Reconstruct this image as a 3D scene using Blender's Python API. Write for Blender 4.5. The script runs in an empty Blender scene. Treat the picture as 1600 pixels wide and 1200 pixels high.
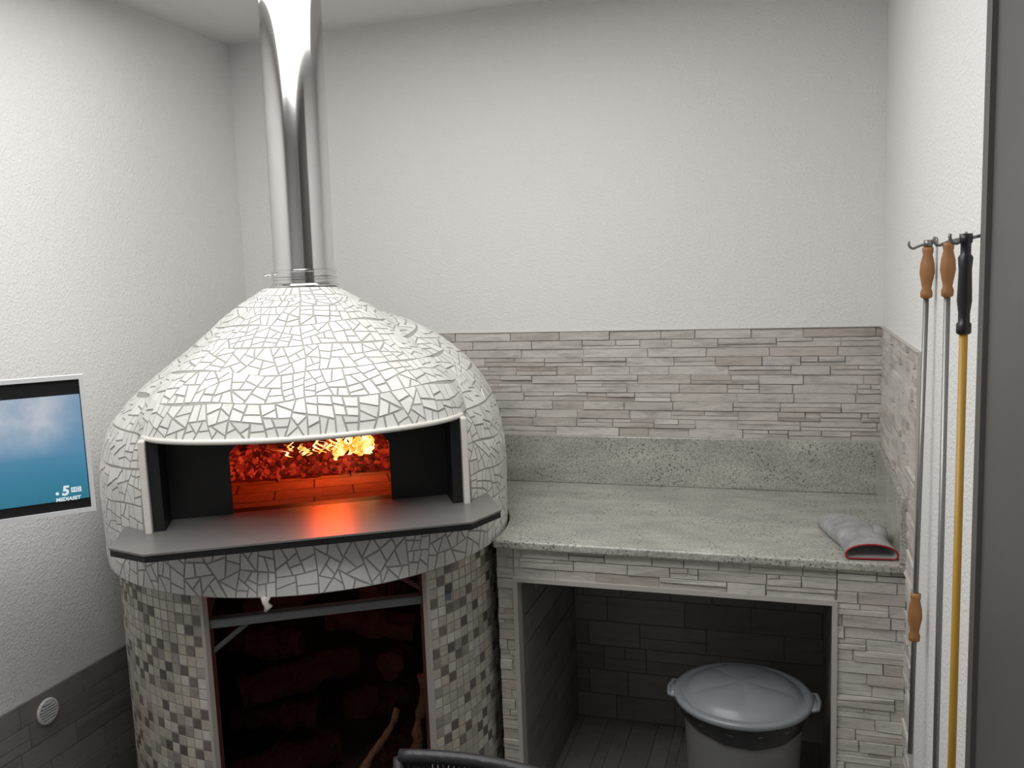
import bpy, bmesh, random
import numpy as np
from math import *
from mathutils import Vector, Matrix, noise as mnoise
random.seed(7); rng=np.random.RandomState(3)
scene=bpy.context.scene; col=scene.collection
scene.view_settings.view_transform='Standard'
scene.view_settings.look='None'
scene.view_settings.exposure=0.0

# ------------------------------------------------ camera
yaw,pitch,roll,f,cx,cy=0.3137,0.1254,-0.0380,1355.0,0.2597,-3.1781
fw=Vector((-sin(yaw)*cos(pitch),cos(yaw)*cos(pitch),-sin(pitch)))
r0=Vector((cos(yaw),sin(yaw),0)); u0=r0.cross(fw)
r=r0*cos(roll)+u0*sin(roll); u=-r0*sin(roll)+u0*cos(roll)
cd=bpy.data.cameras.new("camera"); cam=bpy.data.objects.new("camera",cd); col.objects.link(cam)
M=Matrix((( r.x,u.x,-fw.x,cx),(r.y,u.y,-fw.y,cy),(r.z,u.z,-fw.z,1.75),(0,0,0,1)))
cam.matrix_world=M; cd.sensor_width=36; cd.lens=36*f/1600; cd.clip_start=0.02
scene.camera=cam

L,R,H=-1.94,0.5563,2.7256
YB=-4.3

# ------------------------------------------------ material helpers
class NT:
    def __init__(s,name):
        s.m=bpy.data.materials.new(name); s.m.use_nodes=True; s.t=s.m.node_tree; s.n=s.t.nodes; s.l=s.t.links
        s.b=s.n["Principled BSDF"]
    def node(s,typ,**k):
        n=s.n.new(typ)
        for a,v in k.items(): setattr(n,a,v)
        return n
    def link(s,a,b): s.l.new(a,b)
    def ramp(s,src,stops,interp='LINEAR'):
        n=s.n.new("ShaderNodeValToRGB"); cr=n.color_ramp; cr.interpolation=interp
        while len(cr.elements)<len(stops): cr.elements.new(0.5)
        for e,(p,c) in zip(cr.elements,stops):
            e.position=p; e.color=(c[0],c[1],c[2],1) if not isinstance(c,(int,float)) else (c,c,c,1)
        s.link(src,n.inputs[0]); return n.outputs[0]
    def mix(s,fac,a,b,mode='MIX'):
        n=s.n.new("ShaderNodeMix"); n.data_type='RGBA'; n.blend_type=mode
        for i,v in ((0,fac),(6,a),(7,b)):
            if hasattr(v,'links'): s.link(v,n.inputs[i])
            elif isinstance(v,(int,float)): n.inputs[i].default_value=v if i==0 else (v,v,v,1)
            else: n.inputs[i].default_value=(v[0],v[1],v[2],1)
        return n.outputs[2]
    def coord(s,kind='Object',scale=(1,1,1)):
        tc=s.n.new("ShaderNodeTexCoord"); mp=s.n.new("ShaderNodeMapping"); mp.inputs['Scale'].default_value=scale
        s.link(tc.outputs[kind],mp.inputs[0]); return mp.outputs[0]
    def noise(s,vec,scale,detail=4,rough=.55):
        n=s.node("ShaderNodeTexNoise"); n.inputs['Scale'].default_value=scale; n.inputs['Detail'].default_value=detail; n.inputs['Roughness'].default_value=rough
        s.link(vec,n.inputs['Vector']); return n.outputs['Fac']
    def bump(s,h,strength,dist=.01):
        n=s.node("ShaderNodeBump"); n.inputs['Strength'].default_value=strength; n.inputs['Distance'].default_value=dist
        s.link(h,n.inputs['Height']); s.link(n.outputs[0],s.b.inputs['Normal'])
    def col(s,c):
        if hasattr(c,'links'): s.link(c,s.b.inputs['Base Color'])
        else: s.b.inputs['Base Color'].default_value=(c[0],c[1],c[2],1)
    def set(s,rough=.5,metal=0,spec=None):
        s.b.inputs['Roughness'].default_value=rough; s.b.inputs['Metallic'].default_value=metal
        if spec is not None: s.b.inputs['Specular IOR Level'].default_value=spec
        return s
    def emit(s,c,st):
        if hasattr(c,'links'): s.link(c,s.b.inputs['Emission Color'])
        else: s.b.inputs['Emission Color'].default_value=(c[0],c[1],c[2],1)
        if hasattr(st,'links'): s.link(st,s.b.inputs['Emission Strength'])
        else: s.b.inputs['Emission Strength'].default_value=st

def simple(name,c,rough=.5,metal=0,var=.12,nscale=20,bump=0,spec=None,bscale=None):
    t=NT(name); v=t.coord(); n=t.noise(v,nscale)
    cc=t.mix(n,tuple(x*(1-var) for x in c),tuple(min(1,x*(1+var)) for x in c)); t.col(cc); t.set(rough,metal,spec)
    if bump: t.bump(t.noise(v,bscale or nscale*3,5),bump,.004)
    return t.m

def wallmat(name,c):
    t=NT(name); v=t.coord('Object'); n=t.noise(v,1.2,3)
    t.col(t.mix(n,tuple(x*.97 for x in c),c)); t.set(.85,0,.2)
    a=t.noise(v,75,5,.6); b=t.ramp(t.noise(v,140,2),[(.45,0),(.7,1)])
    t.bump(t.mix(.4,a,b),.5,.0055); return t.m
m_wall=wallmat("painted_plaster",(.80,.793,.778))
m_ceil=wallmat("ceiling_plaster",(.76,.755,.74))

def stonemat(name,stops,streak=.5,rough=.55,bmp=.6):
    t=NT(name); g=t.node("ShaderNodeNewGeometry")
    base=t.ramp(g.outputs['Random Per Island'],stops)
    v=t.coord('Object',(1,1,5)); n=t.noise(v,7,6,.65); n2=t.noise(v,24,6,.75)
    s1=t.ramp(n,[(.36,.70),(.5,1),(.68,1.05)]); c=t.mix(streak,base,s1,'MULTIPLY')
    s2=t.ramp(n2,[(.33,.60),(.44,.96),(.7,1.04)]); c=t.mix(streak*.8,c,s2,'MULTIPLY')
    t.col(c); t.set(rough); t.bump(n2,bmp,.006); return t.m
m_stone=stonemat("ledger_stone",[(0,(.51,.465,.42)),(.2,(.63,.595,.555)),(.45,(.55,.515,.475)),(.7,(.65,.62,.58)),(.88,(.59,.56,.525)),(1,(.46,.41,.365))],.8)
m_stonegap=simple("stone_grout",(.50,.47,.43),.9)
m_dado=stonemat("dado_stone",[(0,(.21,.195,.185)),(.5,(.29,.27,.255)),(1,(.245,.23,.215))],.6,.4,.25)
m_dadogap=simple("dado_grout",(.17,.16,.15),.9)
m_recess=stonemat("recess_tile",[(0,(.20,.19,.18)),(.5,(.29,.278,.265)),(1,(.24,.228,.215))],.5,.4,.2)
m_recgap=simple("recess_grout",(.14,.132,.125),.9)

def granite():
    t=NT("polished_granite"); v=t.coord('Object')
    d=t.node("ShaderNodeMapping"); d.inputs['Rotation'].default_value=(0,0,.35); d.inputs['Scale'].default_value=(1,2.2,2.2); t.link(v,d.inputs[0])
    n=t.noise(d.outputs[0],3.8,7,.7)
    c=t.ramp(n,[(.3,(.29,.29,.262)),(.46,(.38,.375,.34)),(.58,(.45,.44,.395)),(.72,(.57,.55,.495))])
    f2=t.noise(v,150,4,.8); c=t.mix(.9,c,t.ramp(f2,[(.32,.42),(.5,1),(.68,1.38)]),'MULTIPLY')
    vo=t.node("ShaderNodeTexVoronoi"); vo.inputs['Scale'].default_value=80; t.link(v,vo.inputs['Vector'])
    msk=t.noise(v,7,3)
    sp=t.ramp(vo.outputs['Distance'],[(.20,.8),(.32,0)])
    mk=t.ramp(msk,[(.47,.2),(.60,1)])
    k=t.mix(1,sp,mk,'MULTIPLY'); c=t.mix(k,c,(.08,.073,.06))
    t.col(c); t.set(.15,0,.5); return t.m
m_granite=granite()

def tilewhite():
    t=NT("white_glazed_tile"); g=t.node("ShaderNodeNewGeometry")
    c=t.ramp(g.outputs['Random Per Island'],[(0,(.68,.67,.645)),(.5,(.74,.73,.705)),(1,(.79,.78,.755))])
    t.col(c); t.set(.28,0,.4); return t.m
m_tile=tilewhite()
m_grout=simple("grey_grout",(.35,.34,.32),.85,nscale=60)
m_whitetrim=simple("white_ceramic_trim",(.72,.69,.64),.25,var=.04)
def smallmosaic():
    t=NT("small_square_mosaic"); at=t.node("ShaderNodeAttribute"); at.attribute_name="tone"
    v=t.coord(); n=t.noise(v,55,4); c=t.mix(.5,at.outputs['Color'],t.ramp(n,[(.3,.75),(.65,1.1)]),'MULTIPLY')
    t.col(c); t.set(.35); return t.m
m_mosaic=smallmosaic()
m_mgrout=simple("mosaic_grout",(.34,.315,.28),.9,nscale=60)
m_black=simple("black_steel",(.012,.012,.013),.45,.2)
def brickfire():
    t=NT("firebrick"); v=t.coord('Object')
    br=t.node("ShaderNodeTexBrick"); t.link(v,br.inputs['Vector']); br.inputs['Scale'].default_value=1
    br.inputs['Brick Width'].default_value=.24; br.inputs['Row Height'].default_value=.12; br.inputs['Mortar Size'].default_value=.003
    br.inputs['Color1'].default_value=(.34,.19,.12,1); br.inputs['Color2'].default_value=(.27,.155,.10,1); br.inputs['Mortar'].default_value=(.05,.03,.02,1)
    n=t.noise(v,25,4); c=t.mix(.6,br.outputs['Color'],t.ramp(n,[(.3,.5),(.7,1.1)]),'MULTIPLY'); t.col(c); t.set(.85); t.bump(n,.3,.005); return t.m
m_fire=brickfire()
def steel(name,c,rough):
    t=NT(name); t.col(c); t.set(rough,1); return t.m
m_steel=steel("stainless_steel",(.70,.695,.69),.11)
m_rod=simple("brushed_steel_rod",(.24,.235,.225),.38,.8,var=.1)
m_galv=simple("galvanised_steel",(.26,.28,.29),.45,.6)
def platemat():
    t=NT("grey_steel_plate"); v=t.coord(); n=t.noise(v,9,5); t.col(t.mix(n,(.21,.205,.20),(.27,.26,.25))); t.set(.36,.4); return t.m
m_plate=platemat()
def wood(name,a,b,sc=(30,30,3),bm=.2):
    t=NT(name); v=t.coord('Object',sc); n=t.noise(v,3,6,.6); t.col(t.mix(n,a,b)); t.set(.5 if bm<.5 else .8); t.bump(n,bm,.003 if bm<.5 else .02); return t.m
m_handle=wood("turned_wood",(.24,.10,.032),(.38,.18,.065))
m_bark=wood("log_bark",(.016,.005,.004),(.10,.030,.017),(9,9,9),1)
m_branch=wood("branch_bark",(.05,.02,.012),(.24,.11,.06),(14,14,14),.8)
m_redbrown=simple("dark_red_brown_wall",(.06,.014,.009),.8,var=.8,nscale=5,bump=.8,bscale=7)  # plain dark red-brown with coarse noise, for store lining and wall ends

# ------------------------------------------------ mesh helpers
def mk(name,verts,faces,mats,parent=None,smooth=False,mi=None,loc=None):
    me=bpy.data.meshes.new(name); me.from_pydata([tuple(v) for v in verts],[],faces); me.update()
    ob=bpy.data.objects.new(name,me); col.objects.link(ob)
    for m in (mats if isinstance(mats,(list,tuple)) else [mats]): me.materials.append(m)
    if mi is not None:
        for p,i in zip(me.polygons,mi): p.material_index=i
    if smooth:
        for p in me.polygons: p.use_smooth=True
    bm=bmesh.new(); bm.from_mesh(me); bmesh.ops.recalc_face_normals(bm,faces=bm.faces); bm.to_mesh(me); bm.free()
    if parent: ob.parent=parent
    if loc: ob.location=loc
    return ob
def boxg(x0,x1,y0,y1,z0,z1):
    v=[(x,y,z) for z in (z0,z1) for y in (y0,y1) for x in (x0,x1)]
    return v,[(0,2,3,1),(4,5,7,6),(0,1,5,4),(2,6,7,3),(0,4,6,2),(1,3,7,5)]
def merge(parts):
    V=[];F=[]
    for v,fc in parts:
        o=len(V); V+=list(v); F+=[tuple(i+o for i in q) for q in fc]
    return V,F
def box(name,x0,x1,y0,y1,z0,z1,mat,parent=None,bev=0):
    v,fc=boxg(x0,x1,y0,y1,z0,z1); ob=mk(name,v,fc,mat,parent)
    if bev:
        b=ob.modifiers.new("b",'BEVEL'); b.width=bev; b.segments=3
    return ob
def latheg(prof,n=48,cx=0,cy=0,cap=True):
    V=[];F=[]
    for (rr,z) in prof:
        for i in range(n):
            a=2*pi*i/n; V.append((cx+rr*cos(a),cy+rr*sin(a),z))
    for j in range(len(prof)-1):
        for i in range(n):
            k=(i+1)%n; F.append((j*n+i,j*n+k,(j+1)*n+k,(j+1)*n+i))
    if cap:
        F.append(tuple(range(n-1,-1,-1))); F.append(tuple((len(prof)-1)*n+i for i in range(n)))
    return V,F
def tubeg(pts,rad,n=10,cap=True,rough=0,rs=28):
    pts=[Vector(p) for p in pts]; V=[];F=[]
    rads=rad if isinstance(rad,(list,tuple)) else [rad]*len(pts)
    up=None
    for i,p in enumerate(pts):
        t=(pts[min(i+1,len(pts)-1)]-pts[max(i-1,0)]).normalized()
        if up is None: up=Vector((0,0,1)) if abs(t.z)<.9 else Vector((1,0,0))
        a=t.cross(up).normalized(); b=a.cross(t).normalized(); up=b
        for k in range(n):
            q=2*pi*k/n; m=1
            d=a*cos(q)+b*sin(q)
            if rough: m=1+rough*(mnoise.noise((p+d*rads[i])*rs)+.5*mnoise.noise((p+d*rads[i])*rs*2.7))
            V.append(p+d*rads[i]*m)
    for i in range(len(pts)-1):
        for k in range(n):
            k2=(k+1)%n; F.append((i*n+k,i*n+k2,(i+1)*n+k2,(i+1)*n+k))
    if cap: F.append(tuple(range(n-1,-1,-1))); F.append(tuple((len(pts)-1)*n+k for k in range(n)))
    return V,F
def empty(name,loc,rot=0):
    e=bpy.data.objects.new(name,None); e.empty_display_size=.1; col.objects.link(e); e.location=loc; e.rotation_euler=(0,0,rot); return e
def tag(o,label,cat,group=None,kind=None):
    o["label"]=label; o["category"]=cat
    if group: o["group"]=group
    if kind: o["kind"]=kind
def struct(o): o["kind"]="structure"; return o

# ------------------------------------------------ room shell
struct(box("ceiling",L-.1,R+.1,YB-.1,.1,H,H+.1,m_ceil))
struct(box("wall_back",L-.1,R+.1,0,.1,0,H,m_wall))
struct(box("wall_left",L-.1,L,YB,0,0,H,m_wall))
struct(box("wall_right",R,R+.1,YB,0,0,H,m_wall))
struct(box("wall_front",L-.1,R+.1,YB-.1,YB,0,H,m_wall))

def stones(o,uu,vv,nn,w,h,rowh=.028,lmin=.11,lmax=.25,dmin=.004,dmax=.012,gap=.0008,split=.30):
    o,uu,vv,nn=map(Vector,(o,uu,vv,nn)); parts=[];mi=[]
    def blk(a0,a1,b0,b1,d0,d1):
        V=[]; back=d0==0 and d1<dmin
        for dd in (d0,d1):
            s=.0010 if dd==d1 else 0
            for (a,b) in ((a0+s,b0+s),(a1-s,b0+s),(a1-s,b1-s),(a0+s,b1-s)):
                V.append(o+uu*a+vv*b+nn*(dd+(0 if (back or dd==d0 or dmax<.006) else random.uniform(-.2,.2)*dd)))
        return V,[(0,1,2,3),(4,5,6,7),(0,1,5,4),(1,2,6,5),(2,3,7,6),(3,0,4,7)]
    parts.append(blk(0,w,0,h,0.0,dmin*.6)); mi+=[1]*6
    nr=max(1,round(h/rowh)); rh=h/nr
    for j in range(nr):
        a=-random.uniform(0,lmax)
        while a<w:
            ln=random.uniform(lmin,lmax); a0=max(a,0);a1=min(a+ln,w)
            if a1-a0>.008:
                d=random.uniform(dmin,dmax)
                if random.random()<split and a1-a0>.05:
                    m=rh*random.uniform(.35,.65)
                    parts.append(blk(a0+gap,a1-gap,j*rh+gap*.6,j*rh+m-gap*.3,0,d)); mi+=[0]*6
                    if random.random()<.5:
                        parts.append(blk(a0+gap,a1-gap,j*rh+m+gap*.3,(j+1)*rh-gap*.6,0,random.uniform(dmin,dmax))); mi+=[0]*6
                    else:
                        am=a0+(a1-a0)*random.uniform(.35,.65)
                        for (x0,x1) in ((a0,am),(am,a1)):
                            parts.append(blk(x0+gap,x1-gap,j*rh+m+gap*.3,(j+1)*rh-gap*.6,0,random.uniform(dmin,dmax))); mi+=[0]*6
                else:
                    parts.append(blk(a0+gap,a1-gap,j*rh+gap*.6,(j+1)*rh-gap*.6,0,d)); mi+=[0]*6
            a+=ln
    V,F=merge(parts); return V,F,mi

V,F=boxg(L-.1,R+.1,YB-.1,.1,-.1,-.004); MI=[1]*6
V2,F2,mi2=stones((-1.2,-1.6,-.004),(0,1,0),(1,0,0),(0,0,1),1.6,R+1.2,.10,.25,.5,.0030,.0039,.0015,.25)
VV,FF=merge([(V,F),(V2,F2)]); struct(mk("floor",VV,FF,[m_recess,m_recgap],mi=MI+mi2))

ZT,ZU,ZC,YC=1.5285,1.134,0.95,-.7645
RH=.0329
V,F,mi=stones((-1.124,0,ZU),(1,0,0),(0,0,1),(0,-1,0),R+1.124,ZT-ZU,RH)
struct(mk("trim_1",V,F,[m_stone,m_stonegap],mi=mi))
V,F,mi=stones((R,-.93,ZU),(0,1,0),(0,0,1),(-1,0,0),.92,ZT-ZU,RH)
struct(mk("trim_2",V,F,[m_stone,m_stonegap],mi=mi))
V,F,mi=stones((R,-.93,0),(0,1,0),(0,0,1),(-1,0,0),.93-.78,ZU,RH)
struct(mk("trim_3",V,F,[m_stone,m_stonegap],mi=mi))
m_edge=simple("beige_edge_profile",(.46,.43,.40),.45,var=.06)
V,F=merge([boxg(-1.126,R,-.012,0,ZT,ZT+.002),boxg(R-.012,R,-.93,-.012,ZT,ZT+.002),boxg(-1.127,-1.124,-.012,0,ZU,ZT),boxg(-.9,R,-.0135,0,ZU-.001,ZU+.0015),boxg(R-.010,R,-.932,-.93,0,ZT)])
struct(mk("trim_4",V,F,m_edge))
V,F,mi=stones((L,YB,0),(0,1,0),(0,0,1),(1,0,0),-YB,.526,.075,.2,.4,.003,.005,.0015,.3)
struct(mk("trim_5",V,F,[m_dado,m_dadogap],mi=mi))
V,F,mi=stones((-.6,0,0),(1,0,0),(0,0,1),(0,-1,0),1.05,.9,.10,.12,.3,.003,.005,.0015,.2)
struct(mk("trim_6",V,F,[m_recess,m_recgap],mi=mi))
m_door=simple("dark_grey_door_paint",(.10,.097,.092),.5,var=.2,nscale=2)
V,F=merge([boxg(R-.018,R,-1.70,-1.662,0,H-.02),boxg(R-.010,R,-3.6,-1.70,0,H-.02)])
struct(mk("door_1",V,F,m_door))

# ------------------------------------------------ counter masonry
XL=-.604
mc=empty("masonry_counter",(0,YC+.02,0)); tag(mc,"stone-clad masonry counter with a dark open storage recess","counter")
def cl(v): return [Vector(q)-Vector((0,YC+.02,0)) for q in v]
yo=YC+.03
V,F=merge([boxg(XL,-.545,yo,-.014,0,.924),boxg(.377,R-.001,yo,-.014,0,.924),boxg(-.545,.377,yo,-.65,.825,.924),boxg(-.545,.377,-.65,-.014,.88,.924)])
mk("masonry_body",cl(V),F,m_recess,mc)
for x_,n_ in ((-.545,1),(.377,-1)):
    V1,F1,mi1=stones((x_,yo+.03,0),(0,1,0),(0,0,1),(n_,0,0),-.016-yo-.03,.87,.10,.12,.3,.003,.005,.0015,.2)
    mk("recess_tiling",cl(V1),F1,[m_recess,m_recgap],mc,mi=mi1)
A=[];MI=[]
for (x0,x1,z0,z1) in ((XL,-.549,0,.924),(.381,R-.001,0,.924),(-.549,.381,.829,.924)):
    V,F,mi=stones((x0,yo,z0),(1,0,0),(0,0,1),(0,-1,0),x1-x0,z1-z0,RH,.08,.20); A.append((cl(V),F)); MI+=mi
V,F=merge(A); mk("stone_cladding",V,F,[m_stone,m_stonegap],mc,mi=MI)
V,F=merge([boxg(-.551,-.537,yo-.015,yo+.03,0,.817),boxg(.369,.383,yo-.015,yo+.03,0,.817),boxg(-.551,.383,yo-.015,yo+.03,.817,.831)])
mk("opening_trim",cl(V),F,m_edge,mc)

# granite worktop
gw=empty("granite_worktop",(0,-.4,ZC)); tag(gw,"polished grey-green speckled granite worktop with low upstands","worktop")
C=Vector((-1.247,-.70,0)); ROT=radians(30.5)
arc=[(C.x+.643*cos(radians(a)),C.y+.643*sin(radians(a))) for a in range(-5,76,5)]
poly=[(R-.001,-.001),(R-.001,YC),(arc[0][0]+.003,YC)]+arc+[(arc[-1][0],-.001)]
n=len(poly); V=[(x,y+.4,-.026) for x,y in poly]+[(x,y+.4,0) for x,y in poly]
F=[tuple(range(n-1,-1,-1)),tuple(range(n,2*n))]+[(i,(i+1)%n,n+(i+1)%n,n+i) for i in range(n)]
o=mk("worktop_slab",V,F,m_granite,gw); b=o.modifiers.new("b",'BEVEL'); b.width=.006; b.segments=3; b.limit_method='ANGLE'
V,F=merge([boxg(-1.05,R-.001,.379,.399,0.0005,ZU-ZC-.001),boxg(R-.021,R-.001,YC+.4,.378,.0005,ZU-ZC-.001)])
o=mk("upstand",V,F,m_granite,gw); b=o.modifiers.new("b",'BEVEL'); b.width=.002; b.segments=2

# ------------------------------------------------ OVEN
oven=empty("pizza_oven",(C.x,C.y,0),ROT); tag(oven,"domed wood-fired pizza oven covered in white broken-tile mosaic","pizza oven")
FY=-.12; ZL=1.357; ZB=.935
bz=[.88,.95,1.15,1.22,1.28,1.32,1.36,1.41,1.46,1.51,1.56,1.61,1.65,1.69,1.72,1.738,1.745]
br_=[.630,.636,.640,.636,.622,.606,.580,.535,.480,.415,.345,.284,.238,.184,.132,.104,.0]
hz=[1.20,1.33,ZL,1.40,1.44,1.48,1.52,1.56,1.61,1.66,1.70,1.74]
hs=[.60,.80,1.0,.975,.930,.862,.770,.665,.535,.41,.28,.12]
def inside(x,y,z):
    yc=np.interp(z,[1.28,1.66],[0,FY]); rb=np.interp(z,bz,br_)
    b=(x*x+(y-yc)**2)<rb*rb
    s=np.interp(z,hz,hs); X=np.abs(x)/s; Y=(y-FY)/s
    q=(np.hypot(X,Y+FY-.05)/.694)**8+(X/.495)**8+(np.maximum(Y,0)/.42)**8
    a=(q<1)&(z>=1.2)&(z<1.735)
    zd=np.clip((z-1.2)/.47,0,1); rd=np.where(z<1.2,np.interp(z,[.88,1.0,1.2],[.5,.56,.585]),.585*np.sqrt(np.maximum(0,1-zd*zd)))
    c=((x-.064)**2+(y-.07)**2)<rd*rd
    return a|b|c
def cast(dx,dy,dz,oz):
    lo=np.full(dx.shape,.02); hi=np.full(dx.shape,1.2)
    for _ in range(24):
        m=(lo+hi)/2; i=inside(m*dx,FY+m*dy,oz+m*dz); lo=np.where(i,m,lo); hi=np.where(i,hi,m)
    return np.stack([lo*dx,FY+lo*dy,oz+lo*dz],-1)
ph=np.radians(np.linspace(0,74.5,300)); z0=np.zeros_like(ph)
P=cast(z0,-np.cos(ph),np.sin(ph),ZL+z0)
S=np.concatenate([[0],np.cumsum(np.linalg.norm(np.diff(P,axis=0),axis=1))]); ST=S[-1]
VB=ZL-ZB
def surf(th,v):
    th=np.asarray(th,float); v=np.asarray(v,float); th,v=np.broadcast_arrays(th,v)
    phi=np.where(v>0,np.interp(v,S,ph),0); oz=np.where(v>0,ZL,ZL+v)
    return cast(np.cos(phi)*np.sin(th),-np.cos(phi)*np.cos(th),np.sin(phi),oz)
NTH=240; vs=np.concatenate([np.linspace(-VB,-.004,22),np.linspace(0,ST,50)])
th=np.linspace(-pi,pi,NTH,endpoint=False)
G=surf(th[None,:],vs[:,None]); nv=len(vs)
V=[tuple(p) for p in G.reshape(-1,3)]; F=[]
for j in range(nv-1):
    for i in range(NTH):
        k=(i+1)%NTH; F.append((j*NTH+i,j*NTH+k,(j+1)*NTH+k,(j+1)*NTH+i))
F.append(tuple(range(NTH-1,-1,-1))); F.append(tuple((nv-1)*NTH+i for i in range(NTH)))
shell=mk("oven_dome",V,F,[m_grout])
v,fc=boxg(-.42,.42,-1.2,-.30,1.10,ZL-.002); c1=mk("cut_a",v,fc,m_grout)
prof=[(.5,1.10),(.5,1.22),(.47,1.30),(.38,1.38),(.25,1.43),(.05,1.45)]
v,fc=latheg(prof,64); c2=mk("cut_b",v,fc,m_grout)
for c_ in (c1,c2):
    md=shell.modifiers.new("x",'BOOLEAN'); md.operation='DIFFERENCE'; md.solver='EXACT'; md.object=c_
bpy.context.view_layer.update()
dg=bpy.context.evaluated_depsgraph_get()
me=bpy.data.meshes.new_from_object(shell.evaluated_get(dg))
shell.modifiers.clear(); shell.data=me
for c_ in (c1,c2): bpy.data.objects.remove(c_)
me.materials.clear()
for m in (m_grout,m_tile,m_black,m_fire): me.materials.append(m)
for p in me.polygons:
    c=p.center; rr=hypot(c.x,c.y); p.material_index=0
    if 1.099<=c.z<1.452 and rr<.503 and c.y>-.372: p.material_index=3
    elif 1.099<=c.z<ZL-.0005 and abs(c.x)<.4203 and c.y<-.29 and (abs(abs(c.x)-.42)<.001 or abs(c.z-1.10)<.001 or abs(c.z-ZL+.002)<.0005): p.material_index=2
# crazy paving: angular pieces made by recursively splitting strips of the unrolled surface
TV=[];TF=[]
THB=radians(53.2); VT=1.076-ZL
vtab=np.linspace(-VB,ST,60); fr=surf(np.array([radians(75)]*60),vtab); rtab=np.hypot(fr[:,0],fr[:,1]-FY)
def clip(poly,nx,ny,d):
    out=[]
    for i in range(len(poly)):
        a=poly[i];b=poly[(i+1)%len(poly)]; da=a[0]*nx+a[1]*ny-d; db=b[0]*nx+b[1]*ny-d
        if da<=0: out.append(a)
        if (da<0)!=(db<0) and abs(da-db)>1e-12:
            t=da/(da-db); out.append((a[0]+(b[0]-a[0])*t,a[1]+(b[1]-a[1])*t))
    return out
def area(q): return sum(q[k][0]*q[(k+1)%len(q)][1]-q[(k+1)%len(q)][0]*q[k][1] for k in range(len(q)))/2
def cent(q): return (sum(p[0] for p in q)/len(q),sum(p[1] for p in q)/len(q))
def split(q,target,out,depth=0):
    a=abs(area(q))
    if a<target*random.uniform(.9,1.6) or depth>9: out.append(q); return
    c=cent(q); P_=np.array(q)-np.array(c); cov=P_.T@P_; w_,vv_=np.linalg.eigh(cov); ax=vv_[:,1]
    ang=atan2(ax[1],ax[0])+random.gauss(0,.16)
    nx,ny=cos(ang),sin(ang); ext=np.sqrt(w_[1]/len(q)); off=random.uniform(-.22,.22)*ext
    d=c[0]*nx+c[1]*ny+off
    A_=clip(q,nx,ny,d); B_=clip(q,-nx,-ny,-d)
    if len(A_)<3 or len(B_)<3: out.append(q); return
    split(A_,target,out,depth+1); split(B_,target,out,depth+1)
def inset(q,g):
    if area(q)<0: q=q[::-1]
    o_=list(q); n=len(q)
    for k in range(n):
        a=q[k];b=q[(k+1)%n]; ex,ey=b[0]-a[0],b[1]-a[1]; l=hypot(ex,ey)
        if l<1e-6: continue
        nx,ny=ey/l,-ex/l
        o_=clip(o_,nx,ny,a[0]*nx+a[1]*ny-g)
        if len(o_)<3: return None
    return o_
rows=[(-VB,VT,.0016)]+[(VT*(3-j)/3,VT*(2-j)/3,.00118) for j in range(3)]
ve=[0,.10,.20,.30,.39,.47,.54,ST-.002]
ve=[x*(ST-.002)/ve[-1] if i<len(ve)-1 else ST-.002 for i,x in enumerate(ve)]
for a_,b_ in zip(ve[:-1],ve[1:]): rows.append((a_,b_,.00118 if a_<.25 else (.00100 if a_<.40 else .00070)))
C1=[]; g=.0025
def warp(t,v,rr):
    edge=min(abs(v-0),abs(v+VB),abs(v-VT),abs(ST-v)); k=min(1,edge/.04)
    dv=.022*mnoise.noise(Vector((t*rr*6,v*6,3.1)))*k
    tb=min(abs(abs(t)-THB)*rr/.04,1) if VT-.02<v<.02 else 1
    dt_=.020*mnoise.noise(Vector((t*rr*6,v*6,9.1)))*tb
    return t+dt_/rr,v+dv
for (va,vb,tg) in rows:
    vm=(va+vb)/2; rr=max(.09,float(np.interp(vm,vtab,rtab)))
    if va>=VT-1e-6 and vb<=1e-6: t0,t1=THB,2*pi-THB
    else: t0,t1=0,2*pi
    n_=max(5,round((t1-t0)*rr/.13)); ed=[[t0+(t1-t0)*k/n_+random.uniform(-.03,.03)/rr*(0<k<n_) for k in range(n_+1)] for _ in range(2)]
    for k in range(n_):
        q=[(ed[0][k]*rr,va),(ed[0][k+1]*rr,va),(ed[1][k+1]*rr,vb),(ed[1][k]*rr,vb)]
        out=[]; split(q,tg,out)
        for p_ in out:
            p_=inset(p_,g)
            if not p_ or abs(area(p_))<.00003: continue
            q2=[]
            for p in p_:
                if not q2 or hypot(p[0]-q2[-1][0],p[1]-q2[-1][1])>.0025: q2.append(p)
            if len(q2)>2 and hypot(q2[0][0]-q2[-1][0],q2[0][1]-q2[-1][1])<.0025: q2.pop()
            if len(q2)<3: continue
            res_=[]
            for p in q2:
                t_=p[0]/rr; t_=(t_+pi)%(2*pi)-pi
                res_.append(warp(t_,p[1],rr))
            C1.append(res_)
flat=np.array([p for q in C1 for p in q]); PP=surf(flat[:,0],np.clip(flat[:,1],-VB+.001,ST))
ctr=np.array([(sum(p[0] for p in q)/len(q),sum(p[1] for p in q)/len(q)) for q in C1]); PC=surf(ctr[:,0],ctr[:,1])
i=0; cen=Vector((0,FY,1.15))
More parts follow.
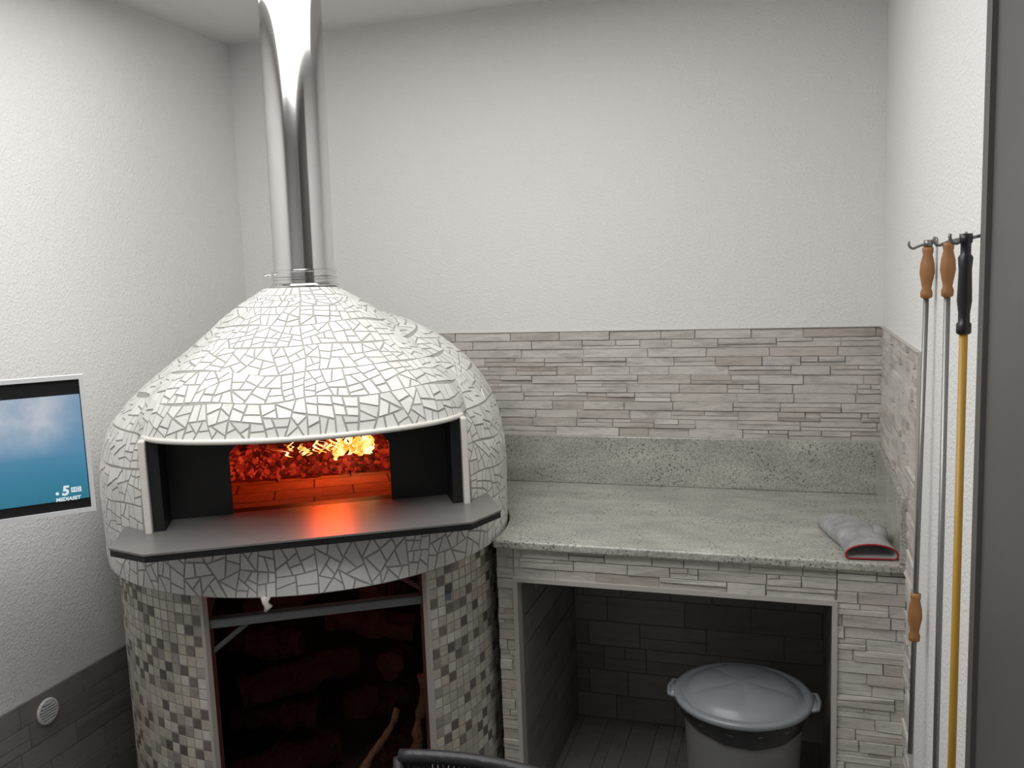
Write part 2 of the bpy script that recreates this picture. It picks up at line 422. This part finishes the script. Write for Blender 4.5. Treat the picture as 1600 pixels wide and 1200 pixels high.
for qi,q in enumerate(C1):
    n=len(q); pts=[Vector(PP[i+k]) for k in range(n)]; i+=n
    ce=sum(pts,Vector())/n; nr=Vector()
    for k in range(n): nr+=(pts[k]-ce).cross(pts[(k+1)%n]-ce)
    if nr.length<1e-9: continue
    nr.normalize()
    if nr.dot(ce-cen)<0: nr=-nr
    off=.0016
    if max(p[0] for p in q)-min(p[0] for p in q)<1: off=min(.008,max(.0016,(Vector(PC[qi])-ce).dot(nr)+.0012))
    base=len(TV)
    TV+= [p-nr*.004 for p in pts]+[p+nr*off for p in pts]
    TF.append(tuple(base+n+k for k in range(n)))
    for k in range(n): TF.append((base+k,base+(k+1)%n,base+n+(k+1)%n,base+n+k))
tm=bpy.data.meshes.new("t"); tm.from_pydata([tuple(v) for v in TV],[],TF)
bm=bmesh.new(); bm.from_mesh(tm); bmesh.ops.recalc_face_normals(bm,faces=bm.faces)
for f_ in bm.faces: f_.material_index=1
bm.from_mesh(me); bm.to_mesh(me); bm.free()
shell.parent=oven; shell["label"]="white broken-tile mosaic dome with grey grout"

# lip + jamb trims
tl=np.linspace(-radians(56),radians(56),90); PL=surf(tl,np.full(tl.shape,.001))
pts=[(p[0],p[1]-.003,ZL-.003) for p in PL if abs(p[0])<.438]
v,fc=tubeg(pts,.0075,12); mk("lip_trim",v,fc,m_whitetrim,oven,True)["label"]="curved white ceramic edge strip"
for s in (-1,1):
    v,fc=boxg(s*.430-.009,s*.430+.009,-.500,-.44,1.10,ZL-.004)
    o=mk("mouth_trim",v,fc,m_whitetrim,oven); b=o.modifiers.new("b",'BEVEL'); b.width=.004; b.segments=2
V,F=merge([boxg(s*.4055-.014,s*.4055+.014,-.484,-.372,1.101,ZL-.004) for s in (-1,1)])
hw=.225
ap=[(-hw,1.101),(-hw,1.27)]+[(-hw*cos(t),1.27+.072*sin(t)) for t in np.linspace(.15,pi-.15,14)]+[(hw,1.27),(hw,1.101)]
n=len(ap); outer=[]
for (x,z) in ap:
    if z<1.102: outer.append((.419 if x>0 else -.419,1.101))
    else:
        k=(x/hw); outer.append((.419*(-1 if x<0 else 1) if abs(k)>.85 else .419*k/.85, min(ZL-.004,1.24+.25*(1-abs(k))) if abs(k)>.85 else ZL-.004))
AV=[];AF=[]
for yy in (-.372,-.360):
    AV+=[(x,yy,z) for x,z in ap]+[(x,yy,z) for x,z in outer]
for s in (0,2*n):
    for k in range(n-1): AF.append((s+k,s+k+1,s+n+k+1,s+n+k))
for k in range(n-1): AF.append((k,k+1,2*n+k+1,2*n+k))
V,F=merge([(V,F),(AV,AF),boxg(-.419,-.34,-.3715,-.3605,1.22,ZL-.004),boxg(.34,.419,-.3715,-.3605,1.22,ZL-.004)])
mk("mouth_frame",V,F,m_black,oven)["label"]="black steel mouth surround with arched opening"

pp=[(-.41,-.688),(.41,-.688),(.508,-.598),(.508,-.40),(.43,-.40),(.419,-.475),(.39,-.478),(.39,-.36),(-.39,-.36),(-.39,-.478),(-.419,-.475),(-.43,-.40),(-.508,-.40),(-.508,-.598)]
def slab(pp,z0,z1):
    n=len(pp); return [(x,y,z0) for x,y in pp]+[(x,y,z1) for x,y in pp],[tuple(range(n-1,-1,-1)),tuple(range(n,2*n))]+[(i,(i+1)%n,n+(i+1)%n,n+i) for i in range(n)]
v,fc=slab(pp,1.098,1.103)
mk("landing_plate",v,fc,m_plate,oven)["label"]="grey metal landing shelf"
v,fc=slab([(-.408,-.686),(.408,-.686),(.506,-.597),(.506,-.40),(-.506,-.40),(-.506,-.597)],1.081,1.0975)
mk("plate_support",v,fc,m_black,oven)

fl=.092; FX=.014
prof=[(.104,1.738),(.104,1.742),(.099,1.748),(.0965,1.75),(.0965,1.758),(.100,1.761),(.100,1.766),(.0965,1.769),(.0965,1.782),(.100,1.784),(.100,1.788),(fl,1.79),(fl,H-.002)]
v,fc=latheg(prof,64,FX,FY); v=[(x+(z-1.74)*.012,y,z) for x,y,z in v]
o=mk("flue_pipe",v,fc,m_steel,oven,True); o["label"]="polished stainless steel flue pipe"
o.modifiers.new("e",'EDGE_SPLIT').split_angle=radians(35)
v,fc=tubeg([(-.087,FY-.02,1.776),(-.104,FY-.03,1.776),(-.106,FY-.015,1.778)],.003,8); mk("clamp_screw",v,fc,m_steel,oven)

# base: arc wall with small mosaic
RB=.610; half=radians(30.2); offc=radians(-.6); ZH=ZB+.01
def angp(a,rr): return (rr*sin(a),-rr*cos(a))
A0=offc+half; A1=offc+2*pi-half
N=120; V=[];F=[]
for i in range(N+1):
    a=A0+(A1-A0)*i/N
    for rr in (RB-.045,RB):
        x,y=angp(a,rr)
        V+=[(x,y,0),(x,y,ZH)]
for i in range(N):
    b=i*4;c=b+4
    F+=[(b,c,c+1,b+1),(b+2,b+3,c+3,c+2),(b+1,c+1,c+3,b+3),(b,b+2,c+2,c)]
F+=[(0,1,3,2),(N*4,N*4+2,N*4+3,N*4+1)]
mi=[0]*(len(F)-2)+[2,2]; tone=[(.3,.28,.25)]*len(F)
ts=.0300; nt=int((A1-A0)*RB/ts); dt=(A1-A0)/nt; nz=int(ZH/ts)
light_c=[(.62,.585,.53),(.58,.54,.475),(.53,.495,.43),(.65,.62,.57),(.57,.515,.44),(.50,.465,.41)]
mid_c=[(.36,.33,.30),(.32,.29,.265),(.41,.38,.345)]
dark_c=[(.16,.135,.125),(.19,.16,.145),(.13,.11,.105),(.23,.195,.175)]
grid={}
for j in range(nz):
    for i in range(nt):
        dk=any(grid.get(q)==2 for q in ((i-1,j),(i,j-1)))
        rnd=random.random()
        k=2 if (rnd<.26 and not dk) else (1 if .26<rnd<.37 else 0); grid[(i,j)]=k
        cc=random.choice((light_c,mid_c,dark_c)[k]); m=random.uniform(.90,1.06); cc=tuple(q*m for q in cc)
        a=A0+i*dt; g=.0018; s=len(V)
        z0_,z1_=j*ts+g,(j+1)*ts-g
        for rr,e_ in ((RB-.001,0),(RB+.0013,.0003)):
            for (t,z) in ((a+g/RB+e_,z0_+e_),(a+dt-g/RB-e_,z0_+e_),(a+dt-g/RB-e_,z1_-e_),(a+g/RB+e_,z1_-e_)):
                x,y=angp(t,rr); V.append((x,y,z))
        F+=[(s+4,s+5,s+6,s+7),(s,s+1,s+5,s+4),(s+1,s+2,s+6,s+5),(s+2,s+3,s+7,s+6),(s+3,s,s+4,s+7)]; mi+=[1]*5; tone+=[cc]*5
ob=mk("oven_base",V,F,[m_mgrout,m_mosaic,m_redbrown],oven,mi=mi); ob["label"]="curved base wall in small square beige and dark mosaic"
at=ob.data.attributes.new("tone",'FLOAT_COLOR','FACE')
at.data.foreach_set("color",np.array([(c[0],c[1],c[2],1) for c in tone],dtype=np.float32).ravel())
for a in (A0,A1):
    s=-1 if a==A0 else 1
    q=[angp(t,rr) for rr,t in ((RB-.016,a),(RB+.005,a),(RB+.005,a+s*.016),(RB-.016,a+s*.016))]
    v,fc=slab(q,0,ZH); mk("base_edge_trim",v,fc,m_edge,oven)
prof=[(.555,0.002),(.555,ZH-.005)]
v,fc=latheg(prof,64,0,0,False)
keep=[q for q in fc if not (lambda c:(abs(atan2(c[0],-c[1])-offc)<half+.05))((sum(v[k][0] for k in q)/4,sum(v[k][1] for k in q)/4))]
mk("wood_store_lining",v,keep,m_redbrown,oven)
V,F=merge([boxg(-.33,.37,-.50,-.475,.842,.847),boxg(-.33,.37,-.50,-.496,.822,.847),boxg(-.33,-.30,-.47,.35,.842,.847),boxg(.34,.37,-.47,.35,.842,.847),boxg(-.33,-.326,-.47,.35,.822,.847),boxg(.366,.37,-.47,.35,.822,.847),boxg(-.33,.37,.32,.35,.842,.847),
 tubeg([(-.19,-.485,.828),(-.31,-.485,.74)],.007,4),tubeg([(.24,-.30,.84),(.35,-.47,.81)],.008,4)])
mk("support_frame",V,F,m_galv,oven)["label"]="galvanised angle-iron frame under the oven floor"
v,fc=tubeg([(-.135,-.622,ZB+.003),(-.137,-.624,ZB-.013),(-.130,-.624,ZB-.022),(-.139,-.624,ZB-.036)],[.014,.008,.011,.004],10)
mk("plaster_drip",v,fc,m_whitetrim,oven,True)

# ------------------------------------------------ fire
def ow(x,y,z):
    return Vector((C.x+x*cos(ROT)-y*sin(ROT),C.y+x*sin(ROT)+y*cos(ROT),z))
def embermat():
    t=NT("glowing_ember"); v=t.coord('Object'); n=t.noise(v,34,5,.8); g=t.node("ShaderNodeNewGeometry")
    fac=t.mix(.4,n,g.outputs['Random Per Island'])
    c=t.ramp(fac,[(.30,(.03,.002,.001)),(.44,(.10,.004,.002)),(.58,(.30,.012,.005)),(.73,(.60,.04,.012)),(.88,(1,.22,.05))])
    t.col((.02,.015,.012)); t.set(.9); t.emit(c,.85); return t.m
m_ember=embermat()
def flamemat():
    t=NT("flame"); v=t.coord('Object'); n=t.noise(v,18,3)
    c=t.ramp(n,[(.36,(1,.20,.015)),(.46,(1,.42,.07)),(.56,(1,.78,.38))]); t.col((0,0,0)); t.emit(c,1.8); return t.m
m_flame=flamemat()
def chunk(c,s):
    bm=bmesh.new(); bmesh.ops.create_icosphere(bm,subdivisions=1,radius=1)
    sc=Vector((random.uniform(.6,1.6),random.uniform(.5,1.1),random.uniform(.4,.9)))*s; rt=Matrix.Rotation(random.uniform(0,6),3,Vector((random.random(),random.random(),random.random()+.1)).normalized())
    vs_=[tuple(rt@Vector((v.co.x*sc.x,v.co.y*sc.y,v.co.z*sc.z))*random.uniform(.75,1.2)+c) for v in bm.verts]
    fs=[tuple(v.index for v in f_.verts) for f_ in bm.faces]; bm.free(); return vs_,fs
parts=[]
for k in range(3400):
    x=random.uniform(-.42,.42); y=random.uniform(.03+.06*abs(x),.36)
    if x*x+y*y>.2: continue
    h=.085*min(1,max(0,(y-.01))/.13)*(.85+.3*mnoise.noise(Vector((x*12,y*12,0)))); z=1.103+random.uniform(.35*h,h)
    parts.append(chunk(ow(x,y,z),random.choice([.004,.005,.006,.008,.012,.015])))
V,F=merge(parts); eb=mk("ember_bed",V,F,m_ember); tag(eb,"heap of glowing red embers on the oven floor","embers",kind="stuff")
t=NT("charred_log"); v_=t.coord('Object'); n_=t.noise(v_,22,5,.7); t.col((.02,.012,.01)); t.set(.9)
t.emit(t.ramp(n_,[(.48,(.01,0,0)),(.60,(.30,.015,.008)),(.74,(.9,.12,.03))]),.8); m_char=t.m
for k,(p,q,rd) in enumerate([((-.24,.12,1.206),(.02,.14,1.214),.018),((-.02,.32,1.225),(.26,.28,1.215),.022),((-.06,.20,1.230),(.16,.21,1.232),.014)]):
    a_,b_=ow(*p),ow(*q); pts=[a_.lerp(b_,t)+Vector((0,0,.006*sin(t*9+k))) for t in np.linspace(0,1,14)]
    v,fc=tubeg(pts,[rd*random.uniform(.85,1.1) for _ in pts],12,rough=.4); o=mk("burning_log",v,fc,m_char,None,True); tag(o,"charred log burning on the embers","firewood","burning logs in the oven")
def flame(x,y,z,w,h,lean):
    V=[];F=[];n=10;k=10
    for i in range(n):
        t=i/(n-1); rr=w*(sin(pi*min(1,t*.85+.15))**.8)*(1-t*.75)+.0008; ccx=x+lean*t*t+.010*sin(t*8+x*50)
        for q in range(k):
            a=2*pi*q/k; V.append(ow(ccx+rr*cos(a),y+rr*.5*sin(a),z+h*t))
    for i in range(n-1):
        for q in range(k): F.append((i*k+q,i*k+(q+1)%k,(i+1)*k+(q+1)%k,(i+1)*k+q))
    return V,F
parts=[]
for k in range(56):
    if k<24: x=random.uniform(-.08,.10); zz=1.183; hh=random.uniform(.02,.05); ww=random.uniform(.003,.008)
    else: x=random.uniform(.08,.20); zz=1.16+.01*random.random(); hh=random.uniform(.035,.085); ww=random.uniform(.005,.012)
    parts.append(flame(x,random.uniform(.0,.08),zz+random.uniform(-.006,.012),ww,hh,random.uniform(-.05,.03)))
V,F=merge(parts); o=mk("fire_flames",V,F,m_flame,None,True); tag(o,"bright orange-yellow flames above the embers","fire",kind="stuff")
def light(kind,name,loc,power,color,size=.1,rot=None,sy=None):
    ld=bpy.data.lights.new(name,kind); ld.energy=power; ld.color=color
    if kind=='AREA':
        ld.size=size
        if sy: ld.shape='RECTANGLE'; ld.size_y=sy
    else: ld.shadow_soft_size=size
    o=bpy.data.objects.new(name,ld); col.objects.link(o); o.location=loc
    if rot: o.rotation_euler=rot
    return o
light('POINT',"fire_light",ow(.05,.0,1.31),3.3,(1,.085,.008),.07)
light('POINT',"wood_store_fill",ow(0.08,-.25,.72),.32,(1,.19,.10),.08)  # added dim red fill, no source of its own in the wood store

# ------------------------------------------------ wood store
lg=[((-.34,.02,.08),(.02,.12,.09),.058),((.14,.00,.07),(.36,.14,.09),.052),((-.34,.18,.235),(-.04,.12,.22),.048),((.06,.08,.25),(.34,.20,.235),.050),((-.30,.06,.36),(.10,.20,.38),.052),((.22,.06,.39),(.30,.26,.38),.050),((-.33,.16,.52),(-.08,.10,.50),.048),((.02,.20,.54),(.32,.08,.52),.048),((-.28,.08,.66),(.04,.22,.68),.046),((.16,.06,.67),(.34,.22,.66),.044)]
for k,(p,q,rd) in enumerate(lg):
    a_,b_=ow(*p),ow(*q)
    pts=[a_.lerp(b_,t) for t in np.linspace(0,1,30)]
    v,fc=tubeg(pts,[rd*random.uniform(.985,1.015) for t in pts],32,rough=.45,rs=15)
    o=mk("firewood_log",v,fc,m_bark,None,False); tag(o,"thick rough dark red-brown log stacked under the oven","firewood","firewood in the oven base")
br=[((.12,-.26,.02),(.30,-.24,.48),.019,.05),((.02,-.32,.02),(.22,-.31,.40),.014,-.04),((.20,-.38,.02),(.34,-.36,.36),.015,.03)]
for k,(p,q,rd,am) in enumerate(br):
    a_,b_=ow(*p),ow(*q); sd=ow(1,0,0)-ow(0,0,0); fd=ow(0,1,0)-ow(0,0,0)
    pts=[a_.lerp(b_,t)+sd*(am*sin(t*pi)+.010*sin(t*16+k))+fd*.010*cos(t*16+k)+Vector((0,0,.02*sin(t*7+k))) for t in np.linspace(0,1,44)]
    v,fc=tubeg(pts,[rd*(1.2-.5*t) for t in np.linspace(0,1,44)],12,rough=.6)
    o=mk("firewood_branch",v,fc,m_branch,None,True); tag(o,"thin twisted bark-covered branch leaning under the oven","branch","branches in the oven base")

# ------------------------------------------------ TV
tvr=radians(46)
tv=empty("television",(-1.352,-1.53,1.218),tvr); tag(tv,"white-framed flat television showing blue sky on a wall arm","television")
W_,Ht=.54,.334
m_tvw=simple("white_plastic",(.70,.71,.72),.35,var=.03)
V,F=merge([boxg(-W_,0,-.0,.03,0,.010),boxg(-W_,0,0,.03,Ht-.010,Ht),boxg(-W_,-W_+.010,0,.03,.010,Ht-.010),boxg(-.010,0,0,.03,.010,Ht-.010),boxg(-W_+.010,-.010,.012,.03,.010,Ht-.010)])
mk("television_case",V,F,m_tvw,tv)
t=NT("screen_picture"); v_=t.coord('Object'); sx=t.node("ShaderNodeSeparateXYZ"); t.link(v_,sx.inputs[0])
mr=t.node("ShaderNodeMapRange"); mr.inputs['From Min'].default_value=.034; mr.inputs['From Max'].default_value=.288; t.link(sx.outputs['Z'],mr.inputs['Value'])
sky=t.ramp(mr.outputs[0],[(0,(.03,.17,.25)),(.25,(.045,.20,.32)),(.55,(.10,.25,.40)),(1,(.17,.29,.43))])
n_=t.noise(v_,8,5,.6); cm=t.ramp(n_,[(.26,0),(.60,1)])
up=t.ramp(mr.outputs[0],[(.42,0),(.75,1)])
mx=t.node("ShaderNodeMapRange"); mx.inputs['From Min'].default_value=0; mx.inputs['From Max'].default_value=-.09; t.link(sx.outputs['X'],mx.inputs['Value'])
cm=t.mix(1,cm,up,'MULTIPLY'); cm=t.mix(1,cm,mx.outputs[0],'MULTIPLY')
t.col((0,0,0)); t.set(.2); t.emit(t.mix(cm,sky,(.46,.50,.56)),1.0); m_scr=t.m
v,fc=boxg(-W_+.010,-.010,.006,.0115,.010,Ht-.010); mk("screen_border",v,fc,m_black,tv)
v,fc=boxg(-W_+.013,-.012,.004,.0055,.034,.288); mk("screen",v,fc,m_scr,tv)["label"]="screen with blue sky and white clouds"
t=NT("logo_white"); t.col((.1,.1,.1)); t.emit((.70,.78,.80),.9); m_txt=t.m
t=NT("logo_dark"); t.col((.01,.05,.08)); t.emit((.02,.15,.22),.8); m_txd=t.m
def text(s,size,x,z,y,mat,name,sh=0,bold=0):
    cu=bpy.data.curves.new(name,'FONT'); cu.body=s; cu.size=size; cu.align_x='CENTER'; cu.align_y='CENTER'; cu.extrude=.0004; cu.shear=sh; cu.offset=bold
    ob=bpy.data.objects.new(name,cu); col.objects.link(ob)
    bpy.context.view_layer.update()
    me_=bpy.data.meshes.new_from_object(ob.evaluated_get(bpy.context.evaluated_depsgraph_get())); bpy.data.objects.remove(ob)
    me_.transform(Matrix.Translation((x,y,z))@Matrix.Rotation(pi/2,4,'X')); me_.materials.clear(); me_.materials.append(mat)
    o=bpy.data.objects.new(name,me_); col.objects.link(o); o.parent=tv; return o
text("5",.031,-.063,.057,.003,m_txt,"channel_number",.15,.0012)
v,fc=latheg([(.0038,0),(.0038,.0006)],20); v=[(-.080+a,.003+c,.053+b) for a,b,c in v]; mk("channel_dot",v,fc,m_txt,tv)
v,fc=boxg(-.050,-.028,.0032,.0038,.052,.064); mk("definition_badge",v,fc,m_txt,tv)
text("HD",.0125,-.039,.058,.0026,m_txd,"badge_lettering")
text("MEDIASET",.0118,-.058,.0375,.003,m_txt,"broadcaster_lettering",.15,.0004)
V,F=merge([boxg(-.33,-.21,.03,.045,.10,.22),tubeg([(-.27,.04,.16),(-.27,.13,.16)],.012,10),tubeg([(-.27,.13,.16),(-.3555,.215,.16)],.012,10)])
mk("wall_arm",V,F,m_black,tv)

# ------------------------------------------------ vent
vt=empty("air_vent",(L+.006,-1.21,.462)); tag(vt,"round white plastic air vent grille on dark stone tile","vent")
V,F=latheg([(.041,0),(.041,.004),(.036,.008),(.031,.006),(.031,.002)],40); V=[(z,x,y) for x,y,z in V]; mk("vent_ring",V,F,m_tvw,vt,True)
parts=[]
for k in range(7):
    z=-.027+k*.009; w=sqrt(max(0,.031**2-z*z)); parts.append(boxg(.004,.009,-w,w,z-.0028,z+.0022))
V,F=merge(parts); mk("vent_slats",V,F,m_tvw,vt)

# ------------------------------------------------ hanging tools
def turned(z0,z1,rm):
    h=z1-z0; pts=[(.4,0),(.75,.03),(.8,.12),(.6,.2),(.72,.3),(.98,.5),(.9,.68),(.62,.85),(.72,.92),(.72,.985),(.45,1)]
    return latheg([(rm*a,z0+h*b) for a,b in pts],20)
def hookg(x,y,z):
    pts=[(R-.001,y,z+.012),(x,y,z+.006)]+[(x-.014-.010*sin(a),y,z+.012-.012*cos(a)+.0) for a in np.linspace(0,1.9,6)]
    return tubeg(pts,.0028,8)
HZ=1.775
def hook(x,y,z,lab):
    V1,F1=hookg(x,y,z)
    V2,F2=latheg([(.010,0),(.010,.003)],16); V2=[(R-.0005-c,y+a,z+.012+b) for a,b,c in V2]
    V,F=merge([(V1,F1),(V2,F2)])
    o=mk("wall_hook",V,F,m_rod,None,True); tag(o,lab,"hook","hooks for oven tools")
tools=[(.524,-1.12,HZ,.510),(.5267,-1.45,HZ,.5267),(.529,-1.60,HZ,.529)]
for (x,y,z,xb) in tools: hook(x,y,z-.002,"small steel wall hook holding an oven tool")
t1=empty("oven_peel",(.524,-1.12,.62)); tag(t1,"long steel-rod oven tool with two turned wooden grips","oven tool","long oven tools on the wall")
t1.rotation_euler=(0,radians(.7),0)
v,fc=turned(1.045,1.155,.0155); mk("handle",v,fc,m_handle,t1,True)
v,fc=turned(.27,.385,.0155); mk("sliding_grip",v,fc,m_handle,t1,True)
v,fc=latheg([(.0055,.0),(.0055,1.05)],14); mk("rod",v,fc,m_rod,t1,True)
V,F=latheg([(.009,1.155),(.009,1.17)],14); mk("end_cap",V,F,m_rod,t1,True)
t2=empty("oven_peel",(.5267,-1.45,.15)); tag(t2,"long steel-rod oven tool with one turned wooden handle","oven tool","long oven tools on the wall")
v,fc=turned(1.53,1.628,.0135); mk("handle",v,fc,m_handle,t2,True)
v,fc=latheg([(.0055,.0),(.0055,1.54)],14); mk("rod",v,fc,m_rod,t2,True)
m_yel=simple("ochre_painted_tube",(.42,.235,.025),.4,var=.06); m_blk=simple("black_plastic",(.012,.012,.014),.35)
t3=empty("oven_brush",(.529,-1.60,.15)); tag(t3,"long yellow pole with a black plastic grip and threaded top","brush pole","long oven tools on the wall")
v,fc=latheg([(.0066,0),(.0066,1.50)],16); mk("pole",v,fc,m_yel,t3,True)
v,fc=latheg([(.0090,1.475),(.0115,1.478),(.0115,1.492),(.0090,1.495),(.0090,1.51),(.0115,1.53),(.0100,1.58),(.0115,1.60),(.0080,1.605),(.0080,1.622),(.0100,1.624),(.0100,1.638)],18); mk("handle",v,fc,m_blk,t3,True)

# ------------------------------------------------ oven mitt
mt=empty("oven_mitt",(.452,-.575,ZC+.0095),0); tag(mt,"silver-grey quilted oven mitt with red-trimmed cuff lying on granite","oven mitt")
def qmat():
    t=NT("quilted_silver_cloth"); v=t.coord(); n=t.noise(v,45,5); n2=t.noise(v,14,4,.6); c=t.mix(n,(.27,.27,.275),(.43,.43,.43))
    t.col(t.mix(1,c,t.ramp(n2,[(.35,.7),(.6,1.1)]),'MULTIPLY')); t.set(.6)
    t.bump(t.mix(.6,n,n2),.5,.008); return t.m
m_mitt=qmat()
m_red=simple("red_binding",(.34,.012,.02),.6); m_lin=simple("grey_lining",(.42,.42,.43),.8)
def loft(cs,n=28,fl=.4):
    V=[];F=[]
    for (px,py,pz_,wx,wz,ang) in cs:
        for k in range(n):
            q=2*pi*k/n; a=wx*cos(q); b_=max(wz*sin(q),-wz*fl)
            V.append((px+a*cos(ang),py+a*sin(ang),pz_-.012+b_))
    for i in range(len(cs)-1):
        for k in range(n): F.append((i*n+k,i*n+(k+1)%n,(i+1)*n+(k+1)%n,(i+1)*n+k))
    return V,F
cs=[(.016,-.165,.018,.068,.028,.10),(.010,-.12,.020,.064,.033,.15),(.000,-.05,.020,.064,.038,.25),(-.020,.02,.020,.068,.039,.3),(-.045,.09,.019,.062,.036,.38),(-.072,.145,.017,.050,.028,.42),(-.087,.175,.014,.030,.018,.45),(-.093,.187,.012,.006,.006,.5)]
th_=loft([(.030,-.07,.022,.03,.029,-.2),(.044,-.03,.026,.028,.029,-.1),(.050,.025,.024,.025,.027,0),(.048,.065,.020,.017,.019,0),(.047,.08,.016,.003,.003,0)])
V,F=merge([loft(cs),th_]); o=mk("mitt_body",V,F,m_mitt,mt,True); s_=o.modifiers.new("s",'SUBSURF'); s_.levels=1; s_.render_levels=2
V,F=loft([(.016,-.1645,.018,.064,.024,.10),(.012,-.12,.019,.058,.020,.15),(.010,-.08,.018,.05,.014,.15),(.010,-.075,.018,.002,.002,.15)]); mk("cuff_lining",V,F,m_lin,mt,True)
rim=[(.016+.0665*cos(q)*cos(.10),-.166+.0665*cos(q)*sin(.10),.006+max(.0285*sin(q),-.0110)) for q in np.linspace(0,2*pi,41)]
v,fc=tubeg(rim,.0024,8); mk("cuff_binding",v,fc,m_red,mt,True)

# ------------------------------------------------ bin
bn=empty("waste_bin",(.125,-.66,0)); tag(bn,"round waste bin with grey plastic lid and black liner","waste bin")
m_lid=simple("grey_plastic_lid",(.23,.25,.27),.26,var=.05); m_bin=simple("pale_grey_plastic",(.17,.17,.175),.4,var=.05); m_bag=simple("black_bin_liner",(.015,.015,.017),.3,bump=.6,bscale=25)
bs=.96; bz_=.045
v,fc=latheg([(.150*bs,0),(.154*bs,.01),(.176*bs,.36+bz_),(.180*bs,.40+bz_),(.186*bs,.405+bz_),(.186*bs,.42+bz_)],56); mk("bin_body",v,fc,m_bin,bn,True)
nn_=96; V=[];F=[]; prof=[(.188,.0,0),(.19,.004,0),(.208,.012,0),(.209,.022,0),(.205,.027,0),(.190,.029,0),(.183,.024,0),(.178,.026,0),(.165,.036,.1),(.155,.043,.5),(.135,.050,1),(.10,.056,1),(.06,.058,1),(.035,.060,.3),(.001,.061,0)]
for rr,z,mm in prof:
    for k in range(nn_):
        a=2*pi*k/nn_; pet=abs(sin(a*2.5+.4))**.4; V.append((rr*bs*cos(a),rr*bs*sin(a),.425+bz_+z-mm*.006*(1-pet)))
for j in range(len(prof)-1):
    for k in range(nn_): F.append((j*nn_+k,j*nn_+(k+1)%nn_,(j+1)*nn_+(k+1)%nn_,(j+1)*nn_+k))
mk("bin_lid",V,F,m_lid,bn,True)
for s in (-1,1):
    hv,hf=merge([tubeg([(s*.188,-.05,.44+bz_),(s*.210,-.045,.443+bz_),(s*.216,0,.444+bz_),(s*.210,.045,.443+bz_),(s*.188,.05,.44+bz_)],.006,10),boxg(min(s*.18,s*.214),max(s*.18,s*.214),-.042,.042,.438+bz_,.446+bz_)])
    mk("lid_handle",hv,hf,m_lid,bn,True)
V=[];F=[]
for j,(rr,z) in enumerate([(.183,.380),(.185,.39),(.187,.405),(.189,.424)]):
    for k in range(nn_):
        a=2*pi*k/nn_; q=(rr*bs+.0015*sin(a*13+j)); V.append((q*cos(a),q*sin(a),z+bz_+(.012*sin(a*2+1) if j==0 else 0)))
for j in range(3):
    for k in range(nn_): F.append((j*nn_+k,j*nn_+(k+1)%nn_,(j+1)*nn_+(k+1)%nn_,(j+1)*nn_+k))
mk("bin_liner",V,F,m_bag,bn,True)

# ------------------------------------------------ chair
ch=empty("dining_chair",(-.325,-1.69,0),radians(6)); tag(ch,"dark grey woven plastic chair with curved backrest","chair")
m_ch=simple("dark_woven_plastic",(.018,.019,.023),.45,bump=.5,bscale=60)
CZ_=.066
box("seat",-.22,.22,-.42,-.01,.42-CZ_,.45-CZ_,m_ch,ch,.012)
for sx_ in (-.2,.2):
    for sy_ in (-.39,-.03):
        v,fc=tubeg([(sx_*1.08,sy_*1.03,0),(sx_,sy_,.43-CZ_)],[.014,.017],10); mk("leg",v,fc,m_ch,ch,True)
parts=[]
def bk(xx,zz): return (xx,.0+.07-.15*xx*xx+(zz-.45)*.12,zz-CZ_)
parts.append(tubeg([bk(xx,.80-.4*xx*xx-.10*xx) for xx in np.linspace(-.20,.20,17)],.015,10)); parts.append(tubeg([bk(-.20,.80),bk(-.20,.44)],.014,10)); parts.append(tubeg([bk(.20,.764),bk(.20,.44)],.014,10))
for xx in np.linspace(-.18,.18,32): parts.append(tubeg([bk(xx,.47),bk(xx,.795-.4*xx*xx-.10*xx)],.0045,6))
for zz in np.linspace(.48,.74,16): parts.append(tubeg([bk(xx,zz) for xx in np.linspace(-.20,.20,9)],.0045,6))
V,F=merge(parts); mk("backrest",V,F,m_ch,ch,True)

# ------------------------------------------------ room lights
light('AREA',"ceiling_fill",(-.80,-1.70,H-.03),37,(1,.995,.98),1.6,None,2.1)  # oversized unseen panel, added to spread soft even light over the walls
light('AREA',"ceiling_lamp",(-.65,-2.3,H-.06),7,(1,.995,.98),.6,None,.3)
w=bpy.data.worlds.new("world"); scene.world=w; w.use_nodes=True; w.node_tree.nodes["Background"].inputs[0].default_value=(.5,.5,.5,1); w.node_tree.nodes["Background"].inputs[1].default_value=.1
